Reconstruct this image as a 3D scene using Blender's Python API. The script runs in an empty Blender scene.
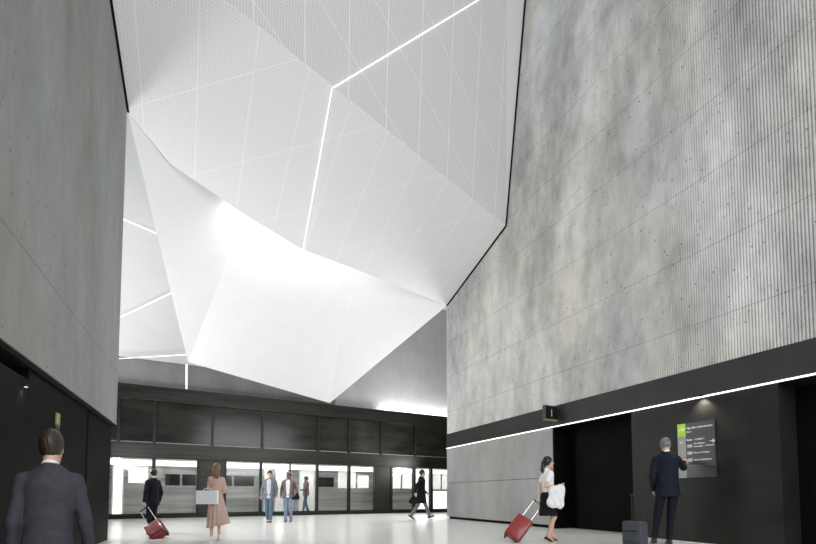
import bpy, bmesh, math, random
import numpy as np
from mathutils import Vector, Matrix
random.seed(4)
V = Vector
PI = math.pi
S = bpy.context.scene
C = S.collection

# ------------------------------------------------------------------ camera
F = 395.0; HC = 0.90
YAW = math.atan2(196, 395); TH = math.radians(2.585)
cd = bpy.data.cameras.new('camera'); cam = bpy.data.objects.new('camera', cd); C.objects.link(cam)
cam.location = (0, 0, HC)
cam.rotation_euler = (PI/2 + TH, 0, -YAW)
cd.sensor_fit = 'HORIZONTAL'; cd.sensor_width = 36; cd.lens = F/816*36
cd.shift_y = 0.2527; cd.clip_start = 0.05; cd.clip_end = 200
S.camera = cam

# ------------------------------------------------------------------ world and lights
w = bpy.data.worlds.new('world'); S.world = w; w.use_nodes = True
bg = w.node_tree.nodes['Background']
bg.inputs[0].default_value = (0.93, 0.96, 1.0, 1); bg.inputs[1].default_value = 0.5
S.view_settings.view_transform = 'Standard'; S.view_settings.look = 'None'
S.view_settings.gamma = 1; S.view_settings.use_curve_mapping = False
S.view_settings.exposure = 0.0

def area(name, loc, target, sx, sy, power, col=(1, 1, 1), spread=180):
    l = bpy.data.lights.new(name, 'AREA'); l.shape = 'RECTANGLE'; l.size = sx; l.size_y = sy
    l.energy = power; l.color = col; l.spread = math.radians(spread)
    o = bpy.data.objects.new(name, l); C.objects.link(o); o.location = loc
    o.rotation_euler = (V(target) - V(loc)).to_track_quat('-Z', 'Y').to_euler()
    return o
def spot(name, loc, target, power, angle, blend=0.6, col=(1, 1, 1), r=0.1):
    l = bpy.data.lights.new(name, 'SPOT'); l.spot_size = math.radians(angle); l.spot_blend = blend
    l.energy = power; l.color = col; l.shadow_soft_size = r
    o = bpy.data.objects.new(name, l); C.objects.link(o); o.location = loc
    o.rotation_euler = (V(target) - V(loc)).to_track_quat('-Z', 'Y').to_euler()
    return o
area('concourse_fill', (3.3, -5, 5.5), (6, 9, 4.5), 9, 5, 900)  # added fill from behind the camera, not a lamp of the hall
area('shaft_fill', (4.5, 1.0, 18.5), (7.5, 4.0, 6), 6, 3, 200)  # unseen fill added overhead to brighten the right wall
area('hidden_fill_left', (-4.2, 13.2, 2.6), (1.5, 13.5, 8.2), 2.0, 1.0, 330)  # added lamp out of view behind the left wall end, brightens the folds
area('hidden_fill_right', (10.8, 15.2, 2.6), (4.0, 14.5, 7.6), 2.0, 1.0, 300)  # its counterpart, added past the right wall end
spot('floor_fill_left', (-3.6, 11.6, 6.5), (3.0, 12.5, 0), 1200, 95, .8, r=.3)  # added spot, kept out of view, to whiten the floor
spot('floor_fill_right', (10.6, 15.6, 6.5), (4.5, 14.5, 0), 1400, 100, .8, r=.3)  # second added floor spot, unseen behind the right wall
# cove lamps concealed above the edge of the soffit, washing the lower fold
for q, (a_, b_, pw) in enumerate([((-1.1, 11.12, 9.18), (.69, 11.95, 8.98), .5), ((.69, 11.95, 8.98), (2.47, 12.6, 8.82), 38), ((2.47, 12.6, 8.82), (5.4, 13.0, 8.78), 17), ((5.4, 13.0, 8.78), (8.2, 13.4, 8.75), 1.5)]):
    m_ = (V(a_)+V(b_))/2+V((0, -.22, .24))
    l_ = area('cove_light', m_, m_+V((0, 1, .05)), (V(b_)-V(a_)).length, .12, pw)
area('parapet_light', (11.5, 19.45, 5.42), (11.5, 19.9, 8), 7.0, 0.2, 130)
area('parapet_light_left', (-4.5, 19.45, 5.42), (-4.0, 19.4, 9), 6.0, 0.2, 60)
area('tunnel_light', (4, 19.5, 4.4), (4, 20.1, 1.0), 24, 0.2, 950, (1, .96, .9))

# ------------------------------------------------------------------ materials
def mat(name, col, rough=0.5, metal=0.0, spec=0.5, noise=0.0, nscale=8, bump=0.0, bscale=60, emit=None, es=0, coat=0):
    m = bpy.data.materials.new(name); m.use_nodes = True
    nt = m.node_tree; b = nt.nodes['Principled BSDF']
    b.inputs['Base Color'].default_value = (*col, 1); b.inputs['Roughness'].default_value = rough
    b.inputs['Metallic'].default_value = metal; b.inputs['Specular IOR Level'].default_value = spec
    b.inputs['Coat Weight'].default_value = coat
    if emit: b.inputs['Emission Color'].default_value = (*emit, 1); b.inputs['Emission Strength'].default_value = es
    tc = nt.nodes.new('ShaderNodeTexCoord')
    if noise:
        n = nt.nodes.new('ShaderNodeTexNoise'); n.inputs['Scale'].default_value = nscale; n.inputs['Detail'].default_value = 4
        nt.links.new(tc.outputs['Object'], n.inputs['Vector'])
        mr = nt.nodes.new('ShaderNodeMapRange'); mr.inputs[1].default_value = .3; mr.inputs[2].default_value = .7
        mr.inputs[3].default_value = 1 - noise; mr.inputs[4].default_value = 1 + noise
        nt.links.new(n.outputs[0], mr.inputs[0])
        mx = nt.nodes.new('ShaderNodeVectorMath'); mx.operation = 'SCALE'; mx.inputs[0].default_value = col
        nt.links.new(mr.outputs[0], mx.inputs['Scale']); nt.links.new(mx.outputs[0], b.inputs['Base Color'])
    if bump:
        n = nt.nodes.new('ShaderNodeTexNoise'); n.inputs['Scale'].default_value = bscale; n.inputs['Detail'].default_value = 3
        nt.links.new(tc.outputs['Object'], n.inputs['Vector'])
        bp = nt.nodes.new('ShaderNodeBump'); bp.inputs['Strength'].default_value = bump; bp.inputs['Distance'].default_value = .01
        nt.links.new(n.outputs[0], bp.inputs['Height']); nt.links.new(bp.outputs[0], b.inputs['Normal'])
    return m

def concrete(name, lo, hi, joint=None, joff=0.0, tint=(1, 1, 1), pores=1.0):
    """cast concrete: cloudy vertical staining, pores and horizontal day joints every `joint` metres"""
    m = bpy.data.materials.new(name); m.use_nodes = True; nt = m.node_tree; L = nt.links
    b = nt.nodes['Principled BSDF']; b.inputs['Roughness'].default_value = .75; b.inputs['Specular IOR Level'].default_value = .25
    tc = nt.nodes.new('ShaderNodeTexCoord')
    def noise(scale, sv, det=4, rough=.6):
        mp = nt.nodes.new('ShaderNodeMapping'); mp.inputs['Scale'].default_value = sv
        L.new(tc.outputs['Object'], mp.inputs[0])
        n = nt.nodes.new('ShaderNodeTexNoise'); n.inputs['Scale'].default_value = scale
        n.inputs['Detail'].default_value = det; n.inputs['Roughness'].default_value = rough
        L.new(mp.outputs[0], n.inputs['Vector']); return n.outputs[0]
    def mth(op, a, bb=None, cc=None):
        x = nt.nodes.new('ShaderNodeMath'); x.operation = op
        for i, q in enumerate((a, bb, cc)):
            if q is None: continue
            if isinstance(q, (int, float)): x.inputs[i].default_value = q
            else: L.new(q, x.inputs[i])
        return x.outputs[0]
    a = noise(.9, (1, 1, .28), 5, .6)
    c = noise(3.5, (1, 1, .5), 6, .7)
    f = noise(30, (1, 1, 1), 3, .7)
    t = mth('ADD', mth('MULTIPLY', a, .62), mth('ADD', mth('MULTIPLY', c, .30), mth('MULTIPLY', f, .16)))
    cr = nt.nodes.new('ShaderNodeValToRGB'); L.new(t, cr.inputs[0])
    cr.color_ramp.elements[0].position = .34; cr.color_ramp.elements[1].position = .68
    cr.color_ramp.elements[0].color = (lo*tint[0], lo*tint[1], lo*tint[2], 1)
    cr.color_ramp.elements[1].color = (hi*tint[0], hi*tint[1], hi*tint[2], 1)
    vo = nt.nodes.new('ShaderNodeTexVoronoi'); vo.inputs['Scale'].default_value = 5.5
    L.new(tc.outputs['Object'], vo.inputs['Vector'])
    pore = mth('LESS_THAN', vo.outputs['Distance'], .11)
    rnd = nt.nodes.new('ShaderNodeSeparateColor'); L.new(vo.outputs['Color'], rnd.inputs[0])
    pore = mth('MULTIPLY', pore, mth('GREATER_THAN', rnd.outputs[0], .4))
    dark = mth('SUBTRACT', 1.0, mth('MULTIPLY', pore, .5*pores))
    if joint:
        sx = nt.nodes.new('ShaderNodeSeparateXYZ'); L.new(tc.outputs['Object'], sx.inputs[0])
        z = mth('FRACT', mth('DIVIDE', mth('ADD', sx.outputs[2], joff), joint))
        ln = mth('LESS_THAN', z, .010/joint)
        dark = mth('MULTIPLY', dark, mth('SUBTRACT', 1.0, mth('MULTIPLY', ln, .6)))
    tn = noise(.5, (1, 1, .5), 3, .6)
    tr = nt.nodes.new('ShaderNodeValToRGB'); L.new(tn, tr.inputs[0])
    tr.color_ramp.elements[0].position = .4; tr.color_ramp.elements[1].position = .62
    tr.color_ramp.elements[0].color = (.96, .985, 1.0, 1); tr.color_ramp.elements[1].color = (1.0, .985, .93, 1)
    tv = nt.nodes.new('ShaderNodeVectorMath'); tv.operation = 'MULTIPLY'; L.new(cr.outputs[0], tv.inputs[0]); L.new(tr.outputs[0], tv.inputs[1])
    vm = nt.nodes.new('ShaderNodeVectorMath'); vm.operation = 'SCALE'
    L.new(tv.outputs[0], vm.inputs[0]); L.new(dark, vm.inputs['Scale']); L.new(vm.outputs[0], b.inputs['Base Color'])
    bp = nt.nodes.new('ShaderNodeBump'); bp.inputs['Strength'].default_value = .35; bp.inputs['Distance'].default_value = .01
    L.new(t, bp.inputs['Height']); L.new(bp.outputs[0], b.inputs['Normal'])
    return m

M = {}
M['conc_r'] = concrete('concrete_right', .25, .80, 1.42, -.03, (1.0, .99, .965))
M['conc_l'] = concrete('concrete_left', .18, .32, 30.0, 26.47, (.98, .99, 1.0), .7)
M['conc_low'] = concrete('concrete_panel', .26, .40, None, 0, (1, 1, 1), .3)
M['conc_back'] = concrete('concrete_back', .20, .30, None, 0, (1, 1, 1), .3)
M['rib'] = mat('ribbed_light_concrete', (.55, .55, .54), .7, noise=.06, nscale=1.2)
M['black'] = mat('black_steel', (.004, .004, .004), .5, spec=.06, noise=.25, nscale=1.6, bump=.05, bscale=120)
M['black2'] = mat('black_steel_panel', (.017, .017, .015), .42, spec=.25, noise=.22, nscale=2.2, bump=.08, bscale=160)
M['fascia'] = mat('dark_fascia', (.035, .035, .036), .5, spec=.3, noise=.12, nscale=3)
M['gap'] = mat('shadow_gap', (.008, .008, .008), .8, spec=.1)
M['ceil'] = mat('white_perforated_panel', (.74, .745, .75), .6, spec=.2, noise=.015, nscale=2)
def perforated(name, col, sc, rad, depth, axes):
    m = mat(name, col, .6, spec=.2); nt = m.node_tree; b = nt.nodes['Principled BSDF']
    tc = nt.nodes.new('ShaderNodeTexCoord'); v = nt.nodes.new('ShaderNodeTexVoronoi')
    v.inputs['Scale'].default_value = sc; v.inputs['Randomness'].default_value = 0
    v.voronoi_dimensions = '2D'; sp = nt.nodes.new('ShaderNodeSeparateXYZ'); cb = nt.nodes.new('ShaderNodeCombineXYZ')
    nt.links.new(tc.outputs['Object'], sp.inputs[0]); nt.links.new(sp.outputs[axes[0]], cb.inputs[0]); nt.links.new(sp.outputs[axes[1]], cb.inputs[1])
    nt.links.new(cb.outputs[0], v.inputs['Vector'])
    lt = nt.nodes.new('ShaderNodeMath'); lt.operation = 'LESS_THAN'; lt.inputs[1].default_value = rad; nt.links.new(v.outputs['Distance'], lt.inputs[0])
    mx = nt.nodes.new('ShaderNodeMix'); mx.data_type = 'RGBA'; nt.links.new(lt.outputs[0], mx.inputs[0])
    mx.inputs[6].default_value = (*col, 1); mx.inputs[7].default_value = (*[c*depth for c in col], 1); 
    def mth(op, a, bb):
        q = nt.nodes.new('ShaderNodeMath'); q.operation = op
        for k_, u in enumerate((a, bb)):
            if isinstance(u, (int, float)): q.inputs[k_].default_value = u
            else: nt.links.new(u, q.inputs[k_])
        return q.outputs[0]
    # pale joints between the panels: one set along the hall, one oblique
    j1 = mth('LESS_THAN', mth('FRACT', mth('DIVIDE', mth('ADD', sp.outputs[0], mth('MULTIPLY', sp.outputs[axes[1]], .05)), 1.05), 0), .016)
    j2 = mth('LESS_THAN', mth('FRACT', mth('DIVIDE', mth('ADD', sp.outputs[0], mth('MULTIPLY', sp.outputs[axes[1]], 1.6)), 2.9), 0), .009)
    m2 = nt.nodes.new('ShaderNodeMix'); m2.data_type = 'RGBA'; nt.links.new(mth('MAXIMUM', j1, j2), m2.inputs[0])
    nt.links.new(mx.outputs[2], m2.inputs[6]); m2.inputs[7].default_value = (.88, .88, .88, 1)
    nt.links.new(m2.outputs[2], b.inputs['Base Color'])
    return m
M['perf_shaded'] = perforated('perforated_panel_shaded', (.69, .695, .70), 17, .30, .78, (0, 2))  # dots are real perforation; base colour darkened for shade on the steep fold
M['perf_shaded2'] = perforated('perforated_panel_fine', (.77, .775, .78), 17, .26, .88, (0, 1))
M['seam'] = mat('panel_seam', (.84, .84, .84), .5, spec=.2)
M['led'] = mat('led_line', (1, 1, 1), .4, emit=(1, 1, 1), es=1.3)
M['ledr'] = mat('led_line_fascia', (1, 1, 1), .4, emit=(1, .99, .96), es=1.6)
M['floor'] = mat('pale_terrazzo', (.86, .86, .82), .22, spec=.5, noise=.05, nscale=14)
M['bronze'] = mat('dark_bronze_metal', (.026, .0245, .021), .36, .6, noise=.2, nscale=1.2)
M['bronze2'] = mat('dark_mullion_metal', (.02, .019, .018), .35, .4)
M['silver'] = mat('brushed_train_metal', (.5, .5, .5), .36, .45, noise=.12, nscale=.8)
M['trainwhite'] = mat('train_interior_white', (.85, .85, .85), .5)
M['lamp'] = mat('train_ceiling_lamp', (1, 1, 1), .5, emit=(1, .99, .97), es=5)
M['lit'] = mat('train_glow_panel', (1, 1, 1), .5, emit=(1, .99, .97), es=1.25)  # glow stands in for interior light at doors and the lit cantrail
M['darkglass'] = mat('dark_window', (.02, .02, .022), .12, spec=.6)
M['rail'] = mat('tunnel_wall', (.10, .10, .10), .8)
M['rubber'] = mat('black_rubber', (.015, .015, .015), .6)
M['chrome'] = mat('satin_aluminium', (.65, .65, .66), .25, .9)
M['red'] = mat('red_hard_shell', (.17, .010, .016), .3, spec=.5, coat=.3)
M['red2'] = mat('bright_red_shell', (.26, .014, .014), .3, spec=.5, coat=.3)
M['greycase'] = mat('blue_grey_fabric_case', (.045, .052, .065), .65, noise=.2, nscale=20, bump=.2, bscale=200)
M['green'] = mat('lime_sign_green', (.30, .52, .03), .5, emit=(.35, .6, .05), es=.25)
M['dimgreen'] = mat('dim_sign_green', (.12, .18, .05), .5, emit=(.3, .45, .12), es=.12)
M['signgrey'] = mat('sign_light_grey', (.34, .34, .33), .5)
M['signdark'] = mat('sign_charcoal', (.05, .052, .055), .3)
M['signtext'] = mat('sign_lettering', (.8, .8, .8), .5, emit=(1, 1, 1), es=.25)
M['signoff'] = mat('sign_lettering_small', (.45, .52, .42), .5)
def brushed(name, lo, hi, rough, metal, spec=.5, sc=(.25, 1, 9)):
    m = mat(name, lo, rough, metal, spec); nt = m.node_tree; b = nt.nodes['Principled BSDF']; L = nt.links
    tc = nt.nodes.new('ShaderNodeTexCoord'); mp = nt.nodes.new('ShaderNodeMapping'); mp.inputs['Scale'].default_value = sc
    n = nt.nodes.new('ShaderNodeTexNoise'); n.inputs['Scale'].default_value = 1.6; n.inputs['Detail'].default_value = 5
    L.new(tc.outputs['Object'], mp.inputs[0]); L.new(mp.outputs[0], n.inputs['Vector'])
    cr = nt.nodes.new('ShaderNodeValToRGB'); L.new(n.outputs[0], cr.inputs[0]); cr.color_ramp.elements[0].position = .35; cr.color_ramp.elements[1].position = .68
    cr.color_ramp.elements[0].color = (*lo, 1); cr.color_ramp.elements[1].color = (*hi, 1); L.new(cr.outputs[0], b.inputs['Base Color'])
    return m
M['bronze'] = brushed('dark_brushed_bronze', (.015, .0145, .0125), (.036, .034, .029), .33, .6)
M['silver'] = brushed('brushed_train_silver', (.25, .25, .25), (.52, .52, .51), .36, .45, sc=(.12, 1, 3))
M['bronze2'] = mat('black_mullion_metal', (.008, .008, .0075), .35, spec=.3)
M['upglass'] = brushed('tinted_upper_pane', (.006, .006, .0055), (.030, .027, .021), .16, 0, .3, sc=(.3, 1, 1.6))
def glass_mat():
    m = bpy.data.materials.new('screen_glass'); m.use_nodes = True; nt = m.node_tree
    nt.nodes.clear(); o = nt.nodes.new('ShaderNodeOutputMaterial')
    g = nt.nodes.new('ShaderNodeBsdfGlossy'); g.inputs['Roughness'].default_value = .06
    t = nt.nodes.new('ShaderNodeBsdfTransparent'); t.inputs[0].default_value = (.90, .91, .90, 1)
    fr = nt.nodes.new('ShaderNodeFresnel'); fr.inputs[0].default_value = 1.45
    mx = nt.nodes.new('ShaderNodeMixShader'); nt.links.new(fr.outputs[0], mx.inputs[0])
    nt.links.new(t.outputs[0], mx.inputs[1]); nt.links.new(g.outputs[0], mx.inputs[2]); nt.links.new(mx.outputs[0], o.inputs[0])
    return m
M['glass'] = glass_mat()

# ------------------------------------------------------------------ helpers
def tag(o, label=None, cat=None, group=None, kind=None):
    if label: o['label'] = label
    if cat: o['category'] = cat
    if group: o['group'] = group
    if kind: o['kind'] = kind
    return o
def empty(name, loc=(0, 0, 0), rz=0, label=None, cat=None, group=None):
    o = bpy.data.objects.new(name, None); C.objects.link(o); o.location = loc; o.rotation_euler = (0, 0, rz)
    o.empty_display_size = .1
    return tag(o, label, cat, group)
def mesh(name, verts, faces, m, parent=None, smooth=False, bevel=0):
    me = bpy.data.meshes.new(name); me.from_pydata([tuple(v) for v in verts], [], [tuple(f) for f in faces]); me.update()
    me.materials.append(m)
    if smooth: me.polygons.foreach_set('use_smooth', [True]*len(me.polygons))
    o = bpy.data.objects.new(name, me); C.objects.link(o)
    if parent: o.parent = parent
    if bevel:
        md = o.modifiers.new('b', 'BEVEL'); md.width = bevel; md.segments = 3; md.limit_method = 'ANGLE'
    return o
class MB:
    def __init__(s): s.v = []; s.f = []
    def box(s, x0, x1, y0, y1, z0, z1):
        n = len(s.v)
        s.v += [(x0,y0,z0),(x1,y0,z0),(x1,y1,z0),(x0,y1,z0),(x0,y0,z1),(x1,y0,z1),(x1,y1,z1),(x0,y1,z1)]
        s.f += [tuple(n+i for i in q) for q in ((0,3,2,1),(4,5,6,7),(0,1,5,4),(1,2,6,5),(2,3,7,6),(3,0,4,7))]
        return s
    def tube(s, a, b, r0, r1=None, seg=12):
        a = V(a); b = V(b); r1 = r0 if r1 is None else r1
        d = (b-a).normalized(); u = d.orthogonal().normalized(); w_ = d.cross(u); n = len(s.v)
        for p, r in ((a, r0), (b, r1)):
            for i in range(seg):
                t = 2*PI*i/seg; s.v.append(tuple(p + (u*math.cos(t)+w_*math.sin(t))*r))
        for i in range(seg): j = (i+1) % seg; s.f.append((n+i, n+j, n+seg+j, n+seg+i))
        s.f.append(tuple(n+i for i in range(seg))[::-1]); s.f.append(tuple(n+seg+i for i in range(seg)))
        return s
    def prism(s, poly, off):
        """extrude a polygon of 3-d points by a vector"""
        n = len(s.v); k = len(poly); off = V(off)
        s.v += [tuple(p) for p in poly] + [tuple(V(p)+off) for p in poly]
        s.f.append(tuple(n+i for i in range(k))); s.f.append(tuple(n+k+i for i in range(k))[::-1])
        for i in range(k): j = (i+1) % k; s.f.append((n+j, n+i, n+k+i, n+k+j))
        return s
    def bar(s, a, b, wd, th, nrm):
        a = V(a); b = V(b); d = (b-a).normalized(); nrm = V(nrm).normalized(); sd = d.cross(nrm).normalized()*wd/2
        return s.prism([a+sd, b+sd, b-sd, a-sd], nrm*th)
    def build(s, name, m, parent=None, smooth=False, bevel=0): 
        o = mesh(name, s.v, s.f, m, parent, smooth, bevel)
        bm = bmesh.new(); bm.from_mesh(o.data); bmesh.ops.recalc_face_normals(bm, faces=bm.faces[:]); bm.to_mesh(o.data); bm.free()
        return o
def bx(name, m, x0, x1, y0, y1, z0, z1, parent=None, bevel=0): return MB().box(x0, x1, y0, y1, z0, z1).build(name, m, parent, False, bevel)
def struct(o): o['kind'] = 'structure'; return o

def rayd(px, py):
    x = (px-408)/F; py0 = 496 - F*math.tan(TH); y = -(py-py0)/F
    fw = math.cos(TH)-y*math.sin(TH); up = math.sin(TH)+y*math.cos(TH)
    return V((fw*math.sin(YAW)+x*math.cos(YAW), fw*math.cos(YAW)-x*math.sin(YAW), up))
def Wd(px, py, d): return V((0, 0, HC)) + rayd(px, py)*d
def Wz(px, py, z=0):
    r = rayd(px, py); return V((0, 0, HC)) + r*((z-HC)/r.z)
def Wx(px, py, X):
    r = rayd(px, py); return V((0, 0, HC)) + r*(X/r.x)

# ------------------------------------------------------------------ room shell
XL, XR, YF = -1.85, 8.5, 19.0
ZT = 19.0
# floor, with a sunken landing at the left near the camera
fl = MB(); fl.box(-12, 20, 4.9, YF+.02, -.3, 0); fl.box(-.25, XR+1.2, -6, 4.9, -.3, 0); fl.box(-6, -.25, -6, 1.9, -.3, 0)
struct(fl.build('floor', M['floor']))
ld = MB(); ld.box(XL-.4, -.25, 2.7, 4.9, -.72, -.42); ld.box(XL-.4, -.25, 2.3, 2.7, -.72, -.28); ld.box(XL-.4, -.25, 1.9, 2.3, -.72, -.14)
struct(ld.build('floor_landing', M['floor']))
struct(bx('floor_landing_side', M['conc_low'], -.25, -.15, 1.9, 4.9, -.72, -.301))
struct(bx('floor_landing_end', M['conc_low'], XL-.4, -.25, 4.9, 5.0, -.72, -.301))

# right wall: upper cast concrete, finely ribbed towards the camera, running smooth further in
vs, fs = [], []
prof = []
pitch = .046; y = -4.0
while y < 8.6:
    amp = .020*min(1, max(0, (8.3-y)/3.4)) ** 1.2
    prof += [(XR, y), (XR, y+pitch*.40), (XR+amp, y+pitch*.55), (XR+amp, y+pitch*.85)]
    y += pitch
prof += [(XR, 8.6), (XR, 13.56)]
for (x, y) in prof: vs += [(x, y, 3.40), (x, y, ZT)]
for i in range(len(prof)-1): fs.append((2*i, 2*i+1, 2*i+3, 2*i+2))
n = len(vs); y0 = prof[0][1]
vs += [(XR+.6, y0, 3.40), (XR+.6, y0, ZT), (XR+.6, 13.56, 3.40), (XR+.6, 13.56, ZT)]
k = len(prof)-1
fs += [(2*k, 2*k+1, n+3, n+2), (n+2, n+3, n+1, n), (n, n+1, 1, 0)]
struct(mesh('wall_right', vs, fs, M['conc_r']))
struct(bx('trim_1', M['fascia'], XR-.02, XR+.6, -4, 13.58, 2.84, 3.40))                 # dark fascia band
# lower part of the right wall
lo = MB(); lo.box(XR, XR+.6, 8.05, 13.58, .09, 1.41); lo.box(XR, XR+.6, 8.05, 13.58, 1.424, 2.80)
struct(lo.build('wall_right_lower', M['conc_low']))
struct(bx('baseboard_right', M['gap'], XR+.06, XR+.6, 8.1, 13.5, 0, .09))
struct(bx('trim_2', M['gap'], XR+.03, XR+.6, 8.08, 13.55, 1.41, 1.424))
struct(bx('wall_right_recess', M['black'], XR+.62, XR+.8, 5.72, 8.05, 0, 2.84))
struct(bx('wall_right_jamb', M['black'], XR+.02, XR+.62, 8.0, 8.05, 0, 2.80))
struct(bx('wall_right_panel', M['black2'], XR, XR+.8, 3.12, 5.72, 0, 2.80))
struct(bx('wall_right_near_recess', M['black'], XR+.62, XR+.8, -4, 3.12, 0, 2.84))
struct(bx('wall_right_return', M['conc_low'], XR+.6, 18, 13.2, 13.56, 0, 9))
struct(bx('trim_3', M['gap'], XR+.0, XR+.62, -4, 8.05, 2.80, 2.84))

# left wall
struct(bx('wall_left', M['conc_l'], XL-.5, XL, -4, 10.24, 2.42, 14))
struct(bx('wall_left_lower', M['black'], XL-.5, XL-.06, 5.95, 10.1, -.72, 2.36))
struct(bx('wall_left_door_panel', M['black'], XL-.5, XL-.05, 5.1, 5.93, -.72, 2.22))
struct(bx('wall_left_near', M['black'], XL-.5, XL-.08, -4, 5.08, -.72, 2.36))
struct(bx('trim_4', M['gap'], XL-.5, XL-.02, -4, 10.2, 2.361, 2.419))
struct(bx('trim_5', M['gap'], XL-.06, XL-.045, 8.35, 8.365, 0, 2.35))

# folded ceiling
A0 = V((XL, 3.0, 11.63)); K = V((XL, 7.34, 10.33)); D = V((XR, 9.87, 9.78)); E_ = V((XR, 13.50, 8.72))
Cc = V((2.47, 12.6, 8.82)); Lp = V((.69, 11.95, 8.98)); Mp = V((-1.1, 11.12, 9.18)); N_ = V((XL, 10.26, 9.42))
G = V((5.0, 18.55, 5.37))
nq = (Cc-Lp).cross(G-Lp); rf = rayd(188, 362); o_ = V((0, 0, HC)); Fp = o_ + rf*((Lp-o_).dot(nq)/rf.dot(nq))
def onS1(px, py):
    r = rayd(px, py); a = .023; b = -.3; c = 9.54+.023*1.85+.3*9.87
    return o_ + r*((c-HC)/(r.z-a*r.x-b*r.y))
Q = onS1(352, 268)
Htop = V((XR, 8.47, 19.0)); Ktop = V((XL, 5.95, 19.0)); P495 = V((7.15, 8.05, 19.0))
verts = [K, D, E_, Q, Cc, Lp, Mp, N_, Fp, G, Htop, Ktop, P495]
def ceil(name, polys, m=M['ceil'], th=.05):
    vv = []; ff = []
    for p in polys:
        n = len(vv); vv += p; ff.append(tuple(range(n, n+len(p))))
    o = mesh(name, vv, ff, m)
    md = o.modifiers.new('s', 'SOLIDIFY'); md.thickness = th; md.offset = -1
    return struct(o)
# normals face the hall so the thickness grows upward / away
def facing(poly):
    c = sum(poly, V())/len(poly); nn = (poly[1]-poly[0]).cross(poly[2]-poly[0])
    return poly if nn.dot(o_-c) > 0 else poly[::-1]
ceil('ceiling', [facing([K, D, E_, Q, Cc, Lp, Mp, N_])], M['perf_shaded2'])
ceil('ceiling_upper_fold', [facing([K, Ktop, P495, D])], M['perf_shaded'])
ceil('ceiling_upper_edge_fold', [facing([D, P495, Htop])])
def back(p, t): return p + (p-o_).normalized()*t
def onpl(p, a, b, c):
    nn = (b-a).cross(c-a); d = p-o_; return o_ + d*((a-o_).dot(nn)/d.dot(nn))
L2 = back(Lp, .9); C2 = onpl(Cc, L2, Fp, G); Q2 = onpl(Q, L2, Fp, G); E2 = back(E_, .05); M2 = onpl(Mp, N_, L2, Fp)
def ext(p, q, k=.10): return p+(p-q)*k
M3, L3a, L3, C3, Q3, E3 = ext(M2, Fp), ext(L2, Fp), ext(L2, Fp), ext(C2, G), ext(Q2, G), ext(E2, G, .04)
ceil('ceiling_lower_fold', [facing([C3, L3, Fp, G]), facing([C3, G, Q3]), facing([Q3, G, E3])])
ceil('ceiling_side_fold', [facing([N_, M3, Fp]), facing([M3, L3, Fp])], th=.015)
T = [V((-8, 19.6, 6.62)), V((0.2, 19.6, 6.66)), V((0.2, 12.4, 11.0)), V((-8, 12.4, 12.3))]
ceil('ceiling_far_bay', [facing(T[:3]), facing([T[0], T[2], T[3]])])
# shadow gap where ceiling meets the walls
def gap(name, pts, X, sgn):
    g = MB()
    for a, b in zip(pts, pts[1:]): g.bar(V((X, a.y, a.z)), V((X, b.y, b.z)), .045, .04, (sgn, 0, 0))
    return struct(g.build(name, M['gap']))
dn = V((0, 0, -.02))
gap('trim_6', [E_+dn, D+dn+V((0,-.02,0)), Htop+V((0,-.04,0))], XR, -1)
gap('trim_7', [N_+dn, K+dn], XL, 1)

# back walls over the platform screen
struct(bx('wall_back', M['conc_back'], -8, 5.6, 19.7, 20.2, 5.2, 8.2))
rb = MB(); x = 5.6
while x < 17: rb.box(x, x+.06, 19.72, 20.2, 5.2, 12); rb.box(x+.06, x+.12, 19.75, 20.2, 5.2, 12); x += .12
struct(rb.build('wall_back_ribbed', M['rib']))

# ------------------------------------------------------------------ platform screen
PS = empty('platform_screen', (0, YF, 0), 0, 'long dark bronze platform screen wall with tall glass doors in front of the train', 'platform screen')
def pp(name, m, x0, x1, y0, y1, z0, z1, bevel=0): return bx(name, m, x0, x1, y0-YF, y1-YF, z0, z1, PS, bevel)
pp('header_band', M['bronze'], -9, 17, 18.92, 19.70, 4.78, 5.39)
pp('middle_band', M['bronze'], -9, 17, 18.90, 19.30, 2.50, 3.05)
pp('door_rail', M['bronze2'], -9, 17, 18.88, 19.2, 2.42, 2.498)
pp('sill', M['bronze2'], -9, 17, 18.88, 19.25, 0.001, .13)
ups = [-7.2, -5.3, -3.35, -2.15, -.03, 2.01, 4.56, 6.12, 7.86, 9.85, 11.9, 14, 16.5]
for a, b in zip(ups, ups[1:]):
    g_ = pp('upper_glass', M['upglass'], a+.05, b-.05, 19.02, 19.05, 3.06, 4.77)
for a, b in zip(ups, ups[1:]): pp('ledge', M['signgrey'], a+.06, b-.06, 18.99, 19.015, 3.07, 3.10)
for a in ups: pp('upper_mullion', M['bronze2'], a-.05, a+.05, 18.93, 19.12, 3.051, 4.779)
lows = [(-7.0, -5.2, 'g'), (-5.2, -3.75, 'p'), (-3.75, -2.14, 'g'), (-2.14, -.54, 'g'), (-.54, .5, 'p'), (.5, 1.97, 'g'), (1.97, 3.26, 'g'), (3.26, 4.53, 'g'),
        (4.53, 6.13, 'g'), (6.13, 7.53, 'g'), (7.53, 8.43, 'p'), (8.43, 9.8, 'g'), (9.8, 10.85, 'g'), (10.85, 12.4, 'g'), (12.4, 13.6, 'p'), (13.6, 15.4, 'g')]
for a, b, t in lows:
    if t == 'g':
        gp = pp('glass_door', M['glass'], a+.04, b-.04, 19.04, 19.06, .131, 2.419)
        rl = MB().box(a+.04, b-.04, 19.02-YF, 19.08-YF, .131, .19).build('bottom_rail', M['bronze2'], gp)
    else: pp('solid_panel', M['bronze'], a+.03, b-.03, 18.95, 19.1, .131, 2.419)
for a in sorted({l[0] for l in lows}): pp('door_post', M['bronze2'], a-.055 if a not in (3.26,) else a-.025, a+.055 if a not in (3.26,) else a+.025, 18.9, 19.15, .131, 2.419)

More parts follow.
